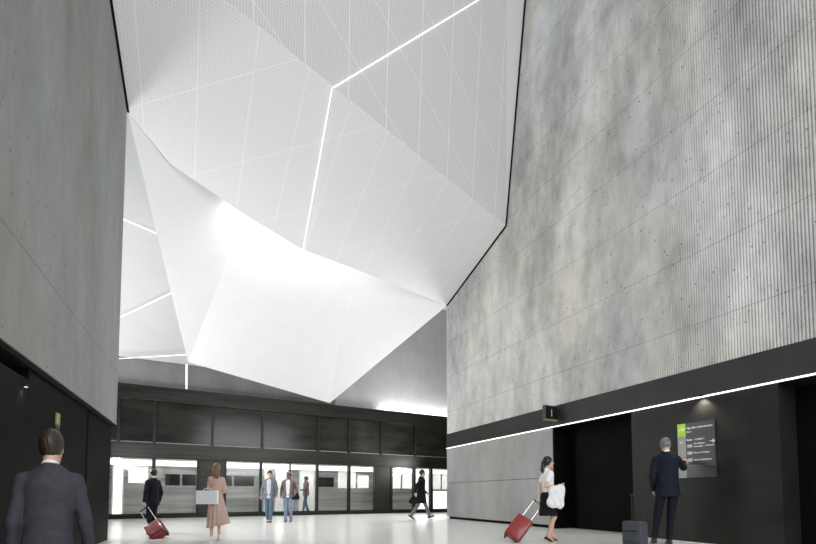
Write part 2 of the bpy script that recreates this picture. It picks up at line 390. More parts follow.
# tunnel behind
struct(bx('wall_tunnel', M['rail'], -9, 17, 24.4, 24.6, -1, 5.2))
struct(bx('ceiling_tunnel', M['rail'], -9, 17, 19.7, 24.6, 4.7, 4.779))
struct(bx('floor_platform_edge', M['floor'], -9, 17, 19.25, 19.72, -.3, .12))
struct(bx('floor_trackbed', M['rail'], -9, 17, 19.74, 24.4, -1.3, -1.0))

# train
TR = empty('train', (0, 20.0, -.9), 0, 'long silver commuter train with lit doorways standing behind the glass screen', 'train')
def tp(name, m, x0, x1, y0, y1, z0, z1, parent=None, bevel=0): return bx(name, m, x0, x1, y0-20, y1-20, z0+.9, z1+.9, parent or TR, bevel)
openings = []   # (x0,x1,z0,z1,kind)
doors = [(-3.55, -2.5), (2.65, 3.25, ), (4.05, 5.0), (10.55, 11.45)]
def at21(px): 
    r = rayd(px, 480); return r.x/r.y*20.0
wins = [(at21(128), at21(148), 1.45, 2.3), (at21(338), at21(356), 1.32, 2.25), (at21(357.5), at21(369), 1.32, 2.0), (at21(392), at21(401), 1.32, 2.3), (at21(402.5), at21(412), 1.32, 2.25),
        (at21(200), at21(212), 1.36, 1.86), (at21(214), at21(232), 1.36, 1.86), (at21(234), at21(254), 1.36, 1.86), (at21(165), at21(180), 1.36, 1.86), (at21(182), at21(196), 1.36, 1.86), (at21(318), at21(334), 1.36, 1.86),
        (at21(433), at21(441), 1.3, 2.2), (at21(442), at21(452), 1.3, 2.2)]
drs = [(at21(112), at21(124), .15, 2.42), (at21(264), at21(270), .15, 2.35), (at21(275), at21(288), .15, 2.35), (at21(299), at21(315), .15, 2.35), (at21(415), at21(429), .15, 2.4), (at21(433), at21(447), .1, 1.2)]
cuts = wins + drs
xs = sorted({-8.8, 16.8, *[c[0] for c in cuts], *[c[1] for c in cuts]}); zs = sorted({-.35, 2.5, *[c[2] for c in cuts], *[c[3] for c in cuts]})
body = MB()
for i in range(len(xs)-1):
    z_open = []
    for j in range(len(zs)-1):
        cx = (xs[i]+xs[i+1])/2; cz = (zs[j]+zs[j+1])/2
        if any(c[0] < cx < c[1] and c[2] < cz < c[3] for c in cuts): continue
        body.box(xs[i], xs[i+1], 0, .06, zs[j]+.9, zs[j+1]+.9)
body.box(-8.8, 16.8, .06, 2.9, .55, .92); body.box(-8.8, 16.8, .06, 2.9, 3.4, 3.46); body.box(-8.8, 16.8, 2.84, 2.9, .92, 3.4)
# curved roof shoulder
prof = [(0, 3.4), (.03, 3.6), (.16, 3.85), (.45, 4.05), (1.0, 4.15), (2.0, 4.15), (2.5, 4.05), (2.9, 3.4)]
body.prism([V((-8.8, a, b)) for a, b in prof], (25.6, 0, 0))
body.build('body', M['silver'], TR)
tp('interior_lining', M['trainwhite'], -8.7, 16.7, 22.6, 22.8, .02, 2.48)
tp('interior_floor', M['rail'], -8.7, 16.7, 20.07, 22.6, .021, .05)
for x0 in range(-8, 16, 3): tp('interior_light', M['lamp'], x0+.1, x0+2.8, 20.5, 22.3, 2.40, 2.47)
for c in wins:
    dark = c[3] <= 1.9
    f_ = tp('window', M['darkglass'] if dark else M['glass'], c[0]+.001, c[1]-.001, 20.02, 20.04, c[2]+.001, c[3]-.001)
for c in drs[:-1]:
    d_ = MB(); e = .05
    d_.box(c[0], c[0]+e, -.015, .05, c[2]+.9, c[3]+.9); d_.box(c[1]-e, c[1], -.015, .05, c[2]+.9, c[3]+.9); d_.box(c[0]+e, c[1]-e, -.015, .05, c[3]+.82, c[3]+.9)
    d_.build('door_frame', M['trainwhite'], TR)
    tp('door', M['lit'] if c is drs[0] or c is drs[4] else M['glass'], c[0]+.05, c[1]-.05, 20.02, 20.04, c[2], c[3]-.08)
tp('door', M['lit'], drs[5][0]+.03, drs[5][1]-.03, 20.0, 20.04, .12, 1.18)
tp('cantrail', M['lit'], -8.8, 16.8, 19.975, 19.998, 2.20, 2.44)  # no lamp: glow put in for the brightly lit top of the side
for x0 in (-7.5, -4.5, .5, 3.5, 8, 13): MB().tube((x0, .3, .36), (x0, .42, .36), .36, seg=24).build('wheel', M['rubber'], TR)

# ------------------------------------------------------------------ light lines and seams
def strip(pts, wd, nrm, label, m=M['led'], name='light_strip', grp=None):
    g = MB(); 
    for a, b in zip(pts, pts[1:]): g.bar(a, b, wd, .012, nrm)
    return tag(g.build(name, m), label, 'light strip', grp)
nS1 = -((D-K).cross(E_-K)).normalized(); nS1 = nS1 if nS1.z < 0 else -nS1
B = onS1(332, 88)
nS2 = (Ktop-K).cross(D-K).normalized(); nS2 = nS2 if nS2.dot(o_-K) > 0 else -nS2
def onP(px, py, p0, nn):
    r = rayd(px, py); return o_ + r*((p0-o_).dot(nn)/r.dot(nn))
strip([B+nS1*.01, Cc+nS1*.01+V((0, -.05, 0))], .013, nS1, 'thin white light strip running down the soffit to its lowest point')
strip([onP(333, 88, K, nS2)+nS2*.01, onP(520, -25, K, nS2)+nS2*.01], .013, nS2, 'thin white light strip climbing to upper right across the steep ceiling fold')
nT = (T[1]-T[0]).cross(T[2]-T[0]).normalized(); nT = nT if nT.dot(o_-T[0]) > 0 else -nT
nT2 = (T[2]-T[0]).cross(T[3]-T[0]).normalized(); nT2 = nT2 if nT2.dot(o_-T[0]) > 0 else -nT2
for (a, b, lab) in [((122, 218), (159, 234), 'topmost of three light strips on the far ceiling bay beside the left wall'),
                    ((120, 317), (172, 292), 'middle light strip on the far ceiling bay, rising to the right'),
                    ((119, 358), (187, 354), 'lowest light strip on the far ceiling bay, nearly level above the grey wall')]:
    def onT(p):
        r1 = onP(*p, T[0], nT); r2 = onP(*p, T[0], nT2)
        return r1 if (r1-o_).length < (r2-o_).length else r2
    strip([onT(a)+nT*.03, onT(b)+nT*.03], .02, nT, lab)
strip([V((XR-.03, -3.9, 2.82)), V((XR-.03, 13.57, 2.82))], .03, (-1, 0, 0), 'long white light strip under the dark fascia of the right wall', M['ledr'])
v_ = onP(186.5, 362, V((0, 19.69, 0)), V((0, -1, 0))); v2 = onP(186.5, 389, V((0, 19.69, 0)), V((0, -1, 0)))
strip([v_, v2], .06, (0, -1, 0), 'short upright light strip on the grey wall above the platform screen')
# ------------------------------------------------------------------ signs, lamps
def text(body, size, m, parent, loc, rot, name='lettering', ext=.001):
    cu = bpy.data.curves.new('t', 'FONT'); cu.body = body; cu.size = size; cu.extrude = ext
    to = bpy.data.objects.new('t', cu); C.objects.link(to); bpy.context.view_layer.update()
    me = bpy.data.meshes.new_from_object(to); bpy.data.objects.remove(to)
    me.materials.clear(); me.materials.append(m)
    o = bpy.data.objects.new(name, me); C.objects.link(o); o.parent = parent; o.location = loc; o.rotation_euler = rot
    return o
# information panel, local: x to the reader's right, y into the wall, z up.
IP = empty('information_panel', (XR-.001, 4.72, 1.26), -PI/2, 'charcoal information panel with green corner and white lettering on black wall', 'sign')
# the wall faces -X; local +x -> world -Y
bx('board', M['signdark'], 0, .66, -.03, 0, 0, 1.09, IP)
bx('side_strip', M['signgrey'], .0, .15, -.034, -.0301, 0, .84, IP)
bx('green_square', M['green'], 0, .15, -.034, -.0301, .842, 1.09, IP)
R90 = (PI/2, 0, 0)
text('u10', .075, M['signtext'], IP, (.02, -.036, .95), R90)
text('u', .08, M['signtext'], IP, (.05, -.036, .70), R90)
for z, t, s_ in [(.97, 'Nya Bro Universitet', .056), (.90, 'Plan 1', .04), (.735, 'Buss – Lokal 1', .055), (.655, 'Till Hållplats', .04), (.60, 'Korsvägen – Centrum', .04),
                 (.475, 'Korsv el Torget', .043), (.335, 'Korsv Västlänken', .043)]:
    x_ = .17 if s_ > .05 or z == .90 else .29
    text(t, s_, M['signtext'], IP, (x_, -.033, z), R90)
for z in (.60, .46, .32): bx('line_marker', M['signoff'], .175, .265, -.034, -.0301, z, z+.06, IP)
text('→', .12, M['signtext'], IP, (.56, -.033, .65), R90)
bx('divider', M['signgrey'], .15, .66, -.032, -.0301, .235, .238, IP)

HS = empty('direction_sign', (XR-.02, 7.82, 2.95), 0, 'small black box sign with a pale symbol sticking out from the fascia', 'sign')
bx('sign_box', M['signdark'], -.52, -.04, -.05, .05, .02, .40, HS, .008)
bx('sign_frame', M['bronze2'], -.50, -.06, -.056, -.0501, .05, .37, HS)
text('1', .28, M['signoff'], HS, (-.36, -.0575, .10), R90)
bx('bracket', M['bronze2'], -.04, 0, -.04, .04, .12, .30, HS)
bx('green_edge', M['dimgreen'], -.50, -.06, -.052, .052, -.0, .019, HS)

lp = Wx(57, 422, XL-.06)
LS = empty('door_sign', (XL-.059, lp.y, lp.z), PI/2, 'small dim green and white sign on black wall above left man', 'sign')
bx('plate', M['dimgreen'], -.07, .07, -.015, 0, -.04, .12, LS)
bx('pictogram', M['signoff'], -.06, -.035, -.018, -.0151, -.02, .10, LS)
bx('lower_plate', M['signdark'], -.07, .07, -.013, 0, -.17, -.045, LS)

def downlight(loc, power, lab, tgt, sc_=.8):
    t = empty('downlight', loc, 0, lab, 'lamp')
    MB().tube((0, 0, 0), (0, 0, .05), .045, .045, 20).build('housing', M['bronze2'], t)
    MB().tube((0, 0, -.004), (0, 0, -.0005), .032, .032, 20).build('lens', M['led'], t)
    s = spot('downlight_lamp', V(loc)+V((0, 0, -.02)), tgt, power, 120, 1, (1, .93, .82), .03); t.scale = (sc_,)*3; return t
downlight((XR-.06, 4.25, 2.82), 55, 'small round downlight under the fascia above the information panel', (XR-.02, 4.25, 1.2))
q_ = Wx(26, 387, XL-.02)
downlight((q_.x, q_.y, q_.z), 5, 'small round lamp added for the reflected glow on the left black door panel', (XL-.1, q_.y, 1.0), .5)  # added lamp, makes a glow that is only a reflection; no fixture there

# ------------------------------------------------------------------ figures: smooth surfaces from blended limbs
def cone(a, b, ra, rb, sq=(1, 1, 1), k=.02): return ('u', V(a), V(b), ra, rb, sq, k)
def ell(c, r, k=.02): m_ = max(r); return ('u', V(c), V(c), m_, m_, tuple(q/m_ for q in r), k)
def sub(p): return ('s',)+p[1:]
def cut(p, nrm): return ('c', V(p), V(nrm).normalized())
def sdf_mesh(name, prims, vox, m, parent=None, disp=None):
    us = [p for p in prims if p[0] == 'u']
    lo = np.full(3, 1e9); hi = -lo
    for p in us:
        for q, r in ((p[1], p[3]), (p[2], p[4])):
            e = np.array([r*s for s in p[5]])+.03
            lo = np.minimum(lo, np.array(q)-e); hi = np.maximum(hi, np.array(q)+e)
    nn = np.ceil((hi-lo)/vox).astype(int)+2
    g = np.full(nn, 1.0, np.float32)
    ax = [lo[i]+vox*np.arange(nn[i]) for i in range(3)]
    def evalp(p, sl):
        X, Y, Z = np.meshgrid(ax[0][sl[0]], ax[1][sl[1]], ax[2][sl[2]], indexing='ij')
        a, b, ra, rb, sq = p[1:6]; mn = min(sq)
        d = [b[i]/sq[i]-a[i]/sq[i] for i in range(3)]; q = [X/sq[0]-a[0]/sq[0], Y/sq[1]-a[1]/sq[1], Z/sq[2]-a[2]/sq[2]]
        dd = sum(t*t for t in d)
        t = np.clip((q[0]*d[0]+q[1]*d[1]+q[2]*d[2])/dd, 0, 1) if dd > 1e-9 else 0*X
        L_ = np.sqrt((q[0]-t*d[0])**2+(q[1]-t*d[1])**2+(q[2]-t*d[2])**2)
        r_ = ra+(rb-ra)*t
        return (L_-r_)*((mn+1)/2 if dd > 1e-9 else mn)
    for p in prims:
        if p[0] == 'c':
            X, Y, Z = np.meshgrid(*ax, indexing='ij')
            d = (X-p[1].x)*p[2].x+(Y-p[1].y)*p[2].y+(Z-p[1].z)*p[2].z
            g = np.maximum(g, d); continue
        sl = []
        for i in range(3):
            e = max(p[3], p[4])*p[5][i]+.045+p[6]
            l_ = min(p[1][i], p[2][i])-e; h_ = max(p[1][i], p[2][i])+e
            sl.append(slice(max(0, int((l_-lo[i])/vox)), max(0, min(nn[i], int((h_-lo[i])/vox)+2))))
        sl = tuple(sl); k = p[6]; d = evalp(p, sl); c = g[sl]
        if p[0] == 'u':
            h = np.clip(.5+.5*(c-d)/k, 0, 1); g[sl] = c*(1-h)+d*h-k*h*(1-h)
        else:
            g[sl] = np.maximum(c, -d)
    if disp:
        X, Y, Z = np.meshgrid(*ax, indexing='ij'); g = g+disp(X, Y, Z)
    g = np.pad(g, 1, constant_values=1.0); nn = g.shape; lo = lo-vox
    ins = g < 0
    acc = np.zeros([n-1 for n in nn]+[3], np.float32); cnt = np.zeros([n-1 for n in nn], np.float32)
    offs = [(0,0,0),(1,0,0),(0,1,0),(1,1,0),(0,0,1),(1,0,1),(0,1,1),(1,1,1)]
    def cs(o): return tuple(slice(o[i], nn[i]-1+o[i]) for i in range(3))
    for i, a in enumerate(offs):
        for j, b in enumerate(offs):
            if j <= i or sum(abs(a[q]-b[q]) for q in range(3)) != 1: continue
            ga, gb = g[cs(a)], g[cs(b)]; x = (ga < 0) != (gb < 0)
            t = np.where(x, ga/np.where(x, ga-gb, 1), 0)
            for q in range(3): acc[..., q] += np.where(x, a[q]+t*(b[q]-a[q]), 0)
            cnt += x
    act = cnt > 0; idx = -np.ones(act.shape, int); idx[act] = np.arange(act.sum())
    co = np.argwhere(act); vv = (co+acc[act]/cnt[act][:, None])*vox+lo
    F_ = []
    for axn in range(3):
        u, v = [(1, 2), (2, 0), (0, 1)][axn]
        s0 = [slice(1, n-1) for n in nn]; s1 = list(s0); s0[axn] = slice(0, nn[axn]-1); s1[axn] = slice(1, nn[axn])
        A = ins[tuple(s0)]; Bm = ins[tuple(s1)]
        for fl_, mk in ((0, A & ~Bm), (1, Bm & ~A)):
            c = np.argwhere(mk)
            if not len(c): continue
            base = c.copy()
            for q in range(3):
                if q != axn: base[:, q] += 1
            def ix(du, dv):
                z_ = base.copy(); z_[:, u] -= du; z_[:, v] -= dv; return idx[z_[:, 0], z_[:, 1], z_[:, 2]]
            q4 = np.stack([ix(1, 1), ix(0, 1), ix(0, 0), ix(1, 0)], 1)
            F_.append(q4[:, ::-1] if fl_ else q4)
    F_ = np.concatenate(F_)
    me = bpy.data.meshes.new(name); me.from_pydata(vv.tolist(), [], F_.tolist()); me.update(); me.materials.append(m)
    me.polygons.foreach_set('use_smooth', [True]*len(me.polygons))
    o = bpy.data.objects.new(name, me); C.objects.link(o)
    if parent: o.parent = parent
    return o

def ik(a, b, l1, l2, hint):
    a = V(a); b = V(b); d = b-a; L_ = min(d.length, (l1+l2)*.999); dn_ = d.normalized()
    x = (l1*l1-l2*l2+L_*L_)/(2*L_); h = math.sqrt(max(0, l1*l1-x*x))
    hn = V(hint); hn = (hn-dn_*hn.dot(dn_)).normalized()
    return a+dn_*x+hn*h, a+dn_*L_
SKIN = mat('skin', (.62, .40, .29), .5, noise=.04, nscale=10)
SKIND = mat('skin_brown', (.20, .11, .07), .5, noise=.04, nscale=10)
EYE = mat('eye_dark', (.02, .015, .012), .2); LIP = mat('lips', (.45, .18, .15), .5)

def hand(wr, d, n, side, curl=.5, point=False):
    """palm, four fingers and a thumb; d along the hand, n palm normal (fingers curl to it), side=+1 thumb along d x n"""
    wr = V(wr); d = V(d).normalized(); n = V(n); n = (n-d*n.dot(d)).normalized(); s = d.cross(n)*side
    P = []
    for i, l in enumerate((.03, .010, -.010, -.029)):
        kn = wr+d*(.088-.004*abs(i-1))+s*l
        P.append(cone(wr+d*.01+s*l*.5, kn, .015, .0115, k=.012))
        a = 0 if (point and i == 0) else curl*(1+.1*i); p = kn; dr = d
        ln = (.95, 1.05, 1.0, .78)[i]
        for j, seg in enumerate((.042, .027, .021)):
            dr = Matrix.Rotation(a*(1, 1.1, .7)[j], 3, n.cross(d)*-1) @ dr if a else dr
            q = p+dr*seg*ln; P.append(cone(p, q, .0095-.0006*j, .009-.0008*j, k=.004)); p = q
    t0 = wr+d*.025+s*.02; t1 = t0+(d*.55+s*.7+n*.35).normalized()*.042; t2 = t1+(d*.85+s*.15+n*.5).normalized()*.032
    P += [cone(t0, t1, .014, .011, k=.01), cone(t1, t2, .0105, .009, k=.004)]
    return P

def rotz(a): return Matrix.Rotation(a, 3, 'Z')
class Person:
    def __init__(s, label, loc, a, h, vox=.009, skin=SKIN, female=False, shw=.160, slim=.80, wx=1.0, arms=(None, None), legs=(None, None), lean=0, headyaw=0, headpitch=0,
                 hints=((-.6, -1, -.3), (.6, -1, -.3)), hd=(None, None), hn=(None, None), curl=(.5, .5), point=(False, False), khint=((0, 1, 0), (0, 1, 0)), group=None):
        s.k = h/1.8; s.root = empty('person', loc, a, label, 'person', group); s.root.scale = (s.k*wx, s.k, s.k); s.vox = vox
        ln = lambda z: V((0, lean*max(0, z-.95), 0))
        s.ln = ln; s.fem = female
        s.sh = [V((-shw, 0, 1.43))+ln(1.43), V((shw, 0, 1.43))+ln(1.43)]
        s.hip = [V((-.088, 0, .93)), V((.088, 0, .93))]
        s.wr = []; s.el = []; s.an = []; s.kn = []
        for i, sg in enumerate((-1, 1)):
            t = arms[i] or (sg*(shw+.065), .03, .90)
            e, w_ = ik(s.sh[i], t, .29, .265, hints[i]); s.el.append(e); s.wr.append(w_)
            t = legs[i] or (sg*.105, -.02, .085)
            e, w_ = ik(s.hip[i], t, .425, .425, khint[i]); s.kn.append(e); s.an.append(w_)
        s.neck = V((0, -.01, 1.49))+ln(1.5); s.hc = V((0, .02, 1.665))+ln(1.66)
        s.hr = rotz(headyaw) @ Matrix.Rotation(headpitch, 3, 'X')
        P = []
        w1 = .9 if female else 1
        P += [cone((-.055, 0, .95), (.055, 0, .95), .115*slim, .115*slim, k=.03)]
        P += [cone(V((0, 0, .98)), V((0, 0, 1.17))+ln(1.17), .145*w1*.92, .135*w1*.92, (1, .74, 1), .04)]
        P += [cone(V((0, 0, 1.2))+ln(1.2), V((0, 0, 1.36))+ln(1.36), .155*w1*.92, .155*w1*.92, (1, .68, 1), .04)]
        P += [cone(s.sh[0]+V((.02, 0, -.01)), s.sh[1]+V((-.02, 0, -.01)), .042, .042, k=.03)]
        P += [cone(s.neck-V((0, 0, .03)), s.hc+V((0, -.03, -.06)), .056*w1, .052*w1, k=.03)]
        H = lambda x, y, z: s.hc + s.hr @ V((x, y, z)); s.H = H
        P += [ell(H(0, -.012, .03), (.077, .096, .10), .02), ell(H(0, .022, -.035), (.060, .068, .085), .03), ell(H(0, .055, -.085), (.032, .03, .028), .03)]
        P += [cone(H(0, .088, .012), H(0, .112, -.028), .009, .014, k=.012), cone(H(-.03, .078, .035), H(.03, .078, .035), .012, .012, k=.015)]
        P += [cone(H(-.016, .085, -.058), H(.016, .085, -.058), .010, .010, k=.008)]
        P += [cone(H(x*.078, -.005, .02), H(x*.076, -.0, -.025), .016, .010, (.5, 1, 1), .006) for x in (-1, 1)]
        P += [sub(ell(H(x*.031, .099, .014), (.015, .014, .010), .01)) for x in (-1, 1)]
        for i, sg in enumerate((-1, 1)):
            P += [cone(s.sh[i], s.el[i], .045*w1, .037*w1, k=.03), cone(s.el[i], s.wr[i], .040*w1, .026, k=.015)]
            sl_ = slim; P += [cone(s.hip[i], s.kn[i], .082*sl_, .054*sl_, k=.03), cone(s.kn[i], s.an[i], .050*sl_, .033, k=.02)]
            cd_ = (s.an[i]-s.kn[i]); P += [cone(s.kn[i]+cd_*.15+V((0, -.015, 0)), s.kn[i]+cd_*.5+V((0, -.012, 0)), .046*sl_, .040*sl_, k=.02)]
            d = V(hd[i]) if hd[i] else (s.wr[i]-s.el[i]); nn_ = hn[i] or (-sg, 0.2, 0)
            # thumb to the front by default
            sd = 1; dnn = V(d).normalized(); nv = V(nn_); nv = (nv-dnn*nv.dot(dnn)).normalized()
            if dnn.cross(nv).dot(V((0, 1, .2))) < 0: sd = -1
            P += hand(s.wr[i], d, nn_, sd, curl[i], point[i])
            ft = s.foot(i); P += [cone(s.an[i], s.an[i]+ft*.10+V((0, 0, -.045)), .036, .030, k=.02)]
        s.body = sdf_mesh('body', P, vox, skin, s.root)
        for x in (-1, 1): 
            sdf_mesh('eye', [ell(H(x*.031, .082, .014), (.012, .010, .009), .002)], .004, EYE, s.root)
    def foot(s, i):
        d = s.an[i]-s.kn[i]; f = V((0, -d.z, d.y)) ; return f.normalized() if f.y > 0 else V((0, 1, 0))
    def cl(s, name, P, m, disp=None, vox=None): return sdf_mesh(name, P, vox or s.vox, m, s.root, disp)
    def trousers(s, m, g=.014, cuff=.05):
        P = [cone((-.055, 0, .96), (.055, 0, .96), .115+g, .115+g, k=.03)]
        for i in (0, 1):
            P += [cone(s.hip[i], s.kn[i], .080+g, .054+g, k=.02), cone(s.kn[i], s.an[i]+(s.kn[i]-s.an[i])*.06, .054+g, cuff, k=.02)]
        P.append(cut((0, 0, 1.04), (0, 0, 1)))
        return s.cl('trousers', P, m, lambda X, Y, Z: .002*np.sin(Z*55+X*30)*np.sin(Y*40+Z*17))
    def shoes(s, m, heel=0, h=.036):
        for i in (0, 1):
            f = s.foot(i); u = V((0, -f.z, f.y)); a = s.an[i]
            q = a-u*.045
            P = [cone(q-f*.05, q+f*.05, h+.002, h, k=.02), cone(q+f*.05, q+f*.15-u*.012, h, .028, (1, 1, 1), .02), cone(a, q, .043, h, k=.02)]
            P.append(cut(a-u*.083, -u))
            P.append(cut(a+u*.03, u))
            if heel: P = [cone(q-f*.03-u*.0, q+f*.13-u*.03, .034, .024, k=.01), cone(q-f*.045, q-f*.05-u*.045, .02, .008, k=.006)]
            s.cl('shoe', P, m)
    def torso(s, g, hem, flare, w1=1.0):
        ln = s.ln
        return [cone(V((0, 0, hem)), V((0, 0, 1.17))+ln(1.17), .165*w1+g+flare, .138*w1+g, (1, .78, 1), .04),
                cone(V((0, 0, 1.2))+ln(1.2), V((0, 0, 1.37))+ln(1.37), .155*w1+g, .168*w1+g, (1, .70, 1), .04),
                cone(s.sh[0]+V((.02, 0, -.005)), s.sh[1]+V((-.02, 0, -.005)), .044+g, .044+g, k=.03), cone(s.sh[0]*.6+s.neck*.4+V((0,0,.0)), s.neck+V((0, -.012, .01)), .045, .055, k=.02), cone(s.sh[1]*.6+s.neck*.4+V((0,0,.0)), s.neck+V((0, -.012, .01)), .045, .055, k=.02),
                cone(s.neck+V((0, -.012, -.02)), s.neck+V((0, -.014, .035)), .075, .066, k=.03)]
    def top(s, name, m, g=.018, hem=.9, flare=.01, sleeve=1.0, w1=1.0, openv=0, amt=.004, openw=(.075, .045), sg=.012, collar=1.555, cuffr=.0, dispx=None):
        P = s.torso(g, hem, flare, w1)
        for i in (0, 1):
            if sleeve > .5: P += [cone(s.sh[i], s.el[i], .046+g, .042+sg, k=.02), cone(s.el[i], s.el[i]+(s.wr[i]-s.el[i])*(sleeve-.5)*2*.97, .042+sg, .030+sg+cuffr, k=.02)]
            elif sleeve: P += [cone(s.sh[i], s.sh[i]+(s.el[i]-s.sh[i])*sleeve*2, .056+g, .056+g+cuffr, k=.03)]
        P.append(cut((0, 0, hem), (0, 0, -1)))
        P.append(cut(V((0, 0, collar))+s.ln(1.5), (0, .35, 1)))
        if openv: P.append(sub(cone(V((0, .17, 1.53))+s.ln(1.5), V((0, .19, openv))+s.ln(openv), openw[0], .03 if openv > 1.0 else openw[1], k=.01)))
        def dp(X, Y, Z):
            v = amt*np.sin(Z*48+np.abs(X)*26+3*np.sin(Y*9))*np.sin(X*17+Z*11+1)
            return v if dispx is None else v+dispx(X, Y, Z)
        return s.cl(name, P, m, dp)
    def shirt(s, m, name='shirt', hem=.95, g=.008):
        P = s.torso(g, hem, -.005); P[-1] = cone(s.neck+V((0, -.012, -.02)), s.neck+V((0, -.010, .055)), .068, .062, k=.02)
        P.append(cut((0, 0, hem), (0, 0, -1))); P.append(cut(s.neck+V((0, 0, .075)), (0, .4, 1))); return s.cl(name, P, m)
    def hair(s, m, g=.012, back=-.06, name='hair', extra=(), low=-.05, disp=.003):
        H = s.H
        P = [ell(H(0, -.018, .035), (.079+g, .093+g, .103+g), .01)]
        n_ = s.hr @ V((0, .75, -.66))
        P.append(cut(H(0, .052, .03), n_)); P.append(cut(H(0, 0, low-.03), s.hr @ V((0, .25, -1))))
        P += list(extra)
        return s.cl(name, P, m, (lambda X, Y, Z: disp*np.sin(X*210+Z*60)*np.sin(Y*150)) if disp else None, vox=min(s.vox, .007))

navy = mat('navy_wool', (.010, .013, .022), .8, spec=.15, noise=.15, nscale=12)
dnavy = mat('dark_navy_cloth', (.008, .010, .016), .8, spec=.15)
greysuit = mat('charcoal_suit_cloth', (.050, .053, .062), .8, spec=.2, noise=.12, nscale=25, bump=.15, bscale=300)
white = mat('white_cloth', (.8, .8, .8), .8, spec=.1)
offw = mat('pale_blue_grey_shirt', (.52, .54, .58), .8, spec=.1)
dress = mat('dusty_pink_dress', (.50, .36, .30), .85, spec=.1, noise=.08, nscale=9)
jeans = mat('blue_denim', (.10, .15, .22), .85, noise=.2, nscale=14)
jeans2 = mat('light_blue_denim', (.20, .27, .36), .85, noise=.2, nscale=14)
cardi = mat('grey_blue_cardigan', (.16, .18, .21), .9, noise=.1, nscale=14)
brownj = mat('mauve_brown_jacket', (.20, .145, .14), .85, noise=.15, nscale=12)
blk = mat('black_cloth', (.010, .010, .012), .8, spec=.15)
hairb = mat('dark_brown_hair', (.028, .018, .012), .5, noise=.35, nscale=60)
hairk = mat('black_hair', (.008, .007, .008), .4, noise=.3, nscale=60)
hairg = mat('grey_streaked_hair', (.16, .15, .155), .55, noise=.6, nscale=22)
hairl = mat('light_brown_hair', (.16, .085, .05), .5, noise=.3, nscale=40)
shoeb = mat('dark_leather', (.018, .014, .012), .4)
shoebr = mat('brown_leather', (.16, .06, .03), .45)
shoew = mat('white_shoe', (.75, .74, .72), .5)

FW = V((math.sin(YAW), math.cos(YAW), 0)); RT = V((math.cos(YAW), -math.sin(YAW), 0))
def loc_of(px, d, z=0): p = Wd(px, 500, d); return V((p.x, p.y, z))
def tolocal(P_, loc, a, h): return rotz(-a) @ ((V(P_)-V(loc))/(h/1.8))

# 1 man in charcoal suit, close to the camera at the left (on the sunken landing)
l1 = loc_of(49.5, 2.8, -.42)
p = Person('man in a charcoal suit seen from behind, large at the lower left', l1, math.radians(6), 1.79, .006, shw=.178, wx=.78, headyaw=math.radians(-8),
           hints=((-.15, -1, 0), (.6, -1, -.3)), arms=((-.235, .02, .89), (.30, .08, .90)), curl=(.6, .6))
p.trousers(greysuit); p.shoes(shoeb)
p.shirt(white)
j = p.top('jacket', greysuit, g=.022, hem=.80, flare=.02, openv=1.15, amt=.0035, collar=1.545, dispx=lambda X, Y, Z: .007*np.exp(-(X/.004)**2)*(Y < 0)*(Z < 1.02) + .002*np.exp(-(X/.004)**2)*(Y < 0))
cl_ = p.cl('jacket_collar', [cone(p.neck+V((0, -.012, -.03)), p.neck+V((0, -.012, .03)), .085, .073, k=.01), cut(p.neck+V((0, .0, .035)), (0, .6, 1)), cut(p.neck+V((0, .05, 0)), (0, 1, .2))], greysuit)
p.hair(hairb, g=.009, low=-.055, disp=.002)

# 2 dark suited figure with the dark red suitcase
l2 = loc_of(152.5, 9.3)
g2 = Wd(142, 507, 9.0)
a2 = math.radians(35)
p = Person('person in dark navy suit facing the train, pulling a dark red suitcase', l2, a2, 1.54, .009, headyaw=math.radians(35), wx=.88, legs=((-.05, 0, .085), (.07, 0, .085)),
           arms=(tolocal(g2, l2, a2, 1.54)+V((0, 0, .06)), None), hints=((-.5, -.3, -.6), (.6, -1, -.3)), hd=((0, 0, -1), None), curl=(.9, .4))
p.trousers(dnavy); p.shoes(shoeb); p.shirt(white); p.top('jacket', dnavy, g=.02, hem=.80, flare=.02, openv=1.15)
p.hair(hairk, g=.016)
h2 = p.root.matrix_basis

# 3 woman in dusty pink dress
l3 = loc_of(216, 8.05); a3 = math.radians(8)
bagc = Wd(207.5, 489, 7.85)
lt = tolocal(bagc, l3, a3, 1.54)
p = Person('long-haired woman in a dusty pink dress walking away with a white bag', l3, a3, 1.56, .008, female=True, shw=.140, slim=.95, wx=.92, headyaw=math.radians(-14),
           arms=(lt+V((-.0, 0, .03)), (.15, .22, 1.10)), hints=((-.25, -.5, -1), (.3, -.5, -1)), hd=((.5, .3, -.5), None),
           legs=((-.075, .05, .085), (.075, -.10, .11)), curl=(.9, .5))
P = [cone((0, 0, 1.0), V((0, 0, 1.16)), .150, .128, (1, .78, 1), .03), cone((0, 0, 1.2), (0, 0, 1.36), .148, .158, (1, .72, 1), .03),
     cone(p.sh[0]+V((.02, 0, 0)), p.sh[1]-V((.02, 0, 0)), .056, .056, k=.03),
     cone((0, .0, 1.0), (.07, -.02, .31), .165, .275, (1, .85, 1), .04)]
for i in (0, 1): P += [cone(p.sh[i], p.el[i]*.85+p.sh[i]*.15, .062, .078, k=.03)]
P += [cut((0, 0, .35), (.2, 0, -1)), cut((0, 0, 1.50), (0, .3, 1))]
p.cl('dress', P, dress, lambda X, Y, Z: .013*np.clip((1.05-Z)/.5, 0, 1)*np.sin(13*np.arctan2(Y, X-.02))+.004*np.sin(Z*50+X*30)*np.sin(X*20))
p.shoes(shoew)
H = p.H
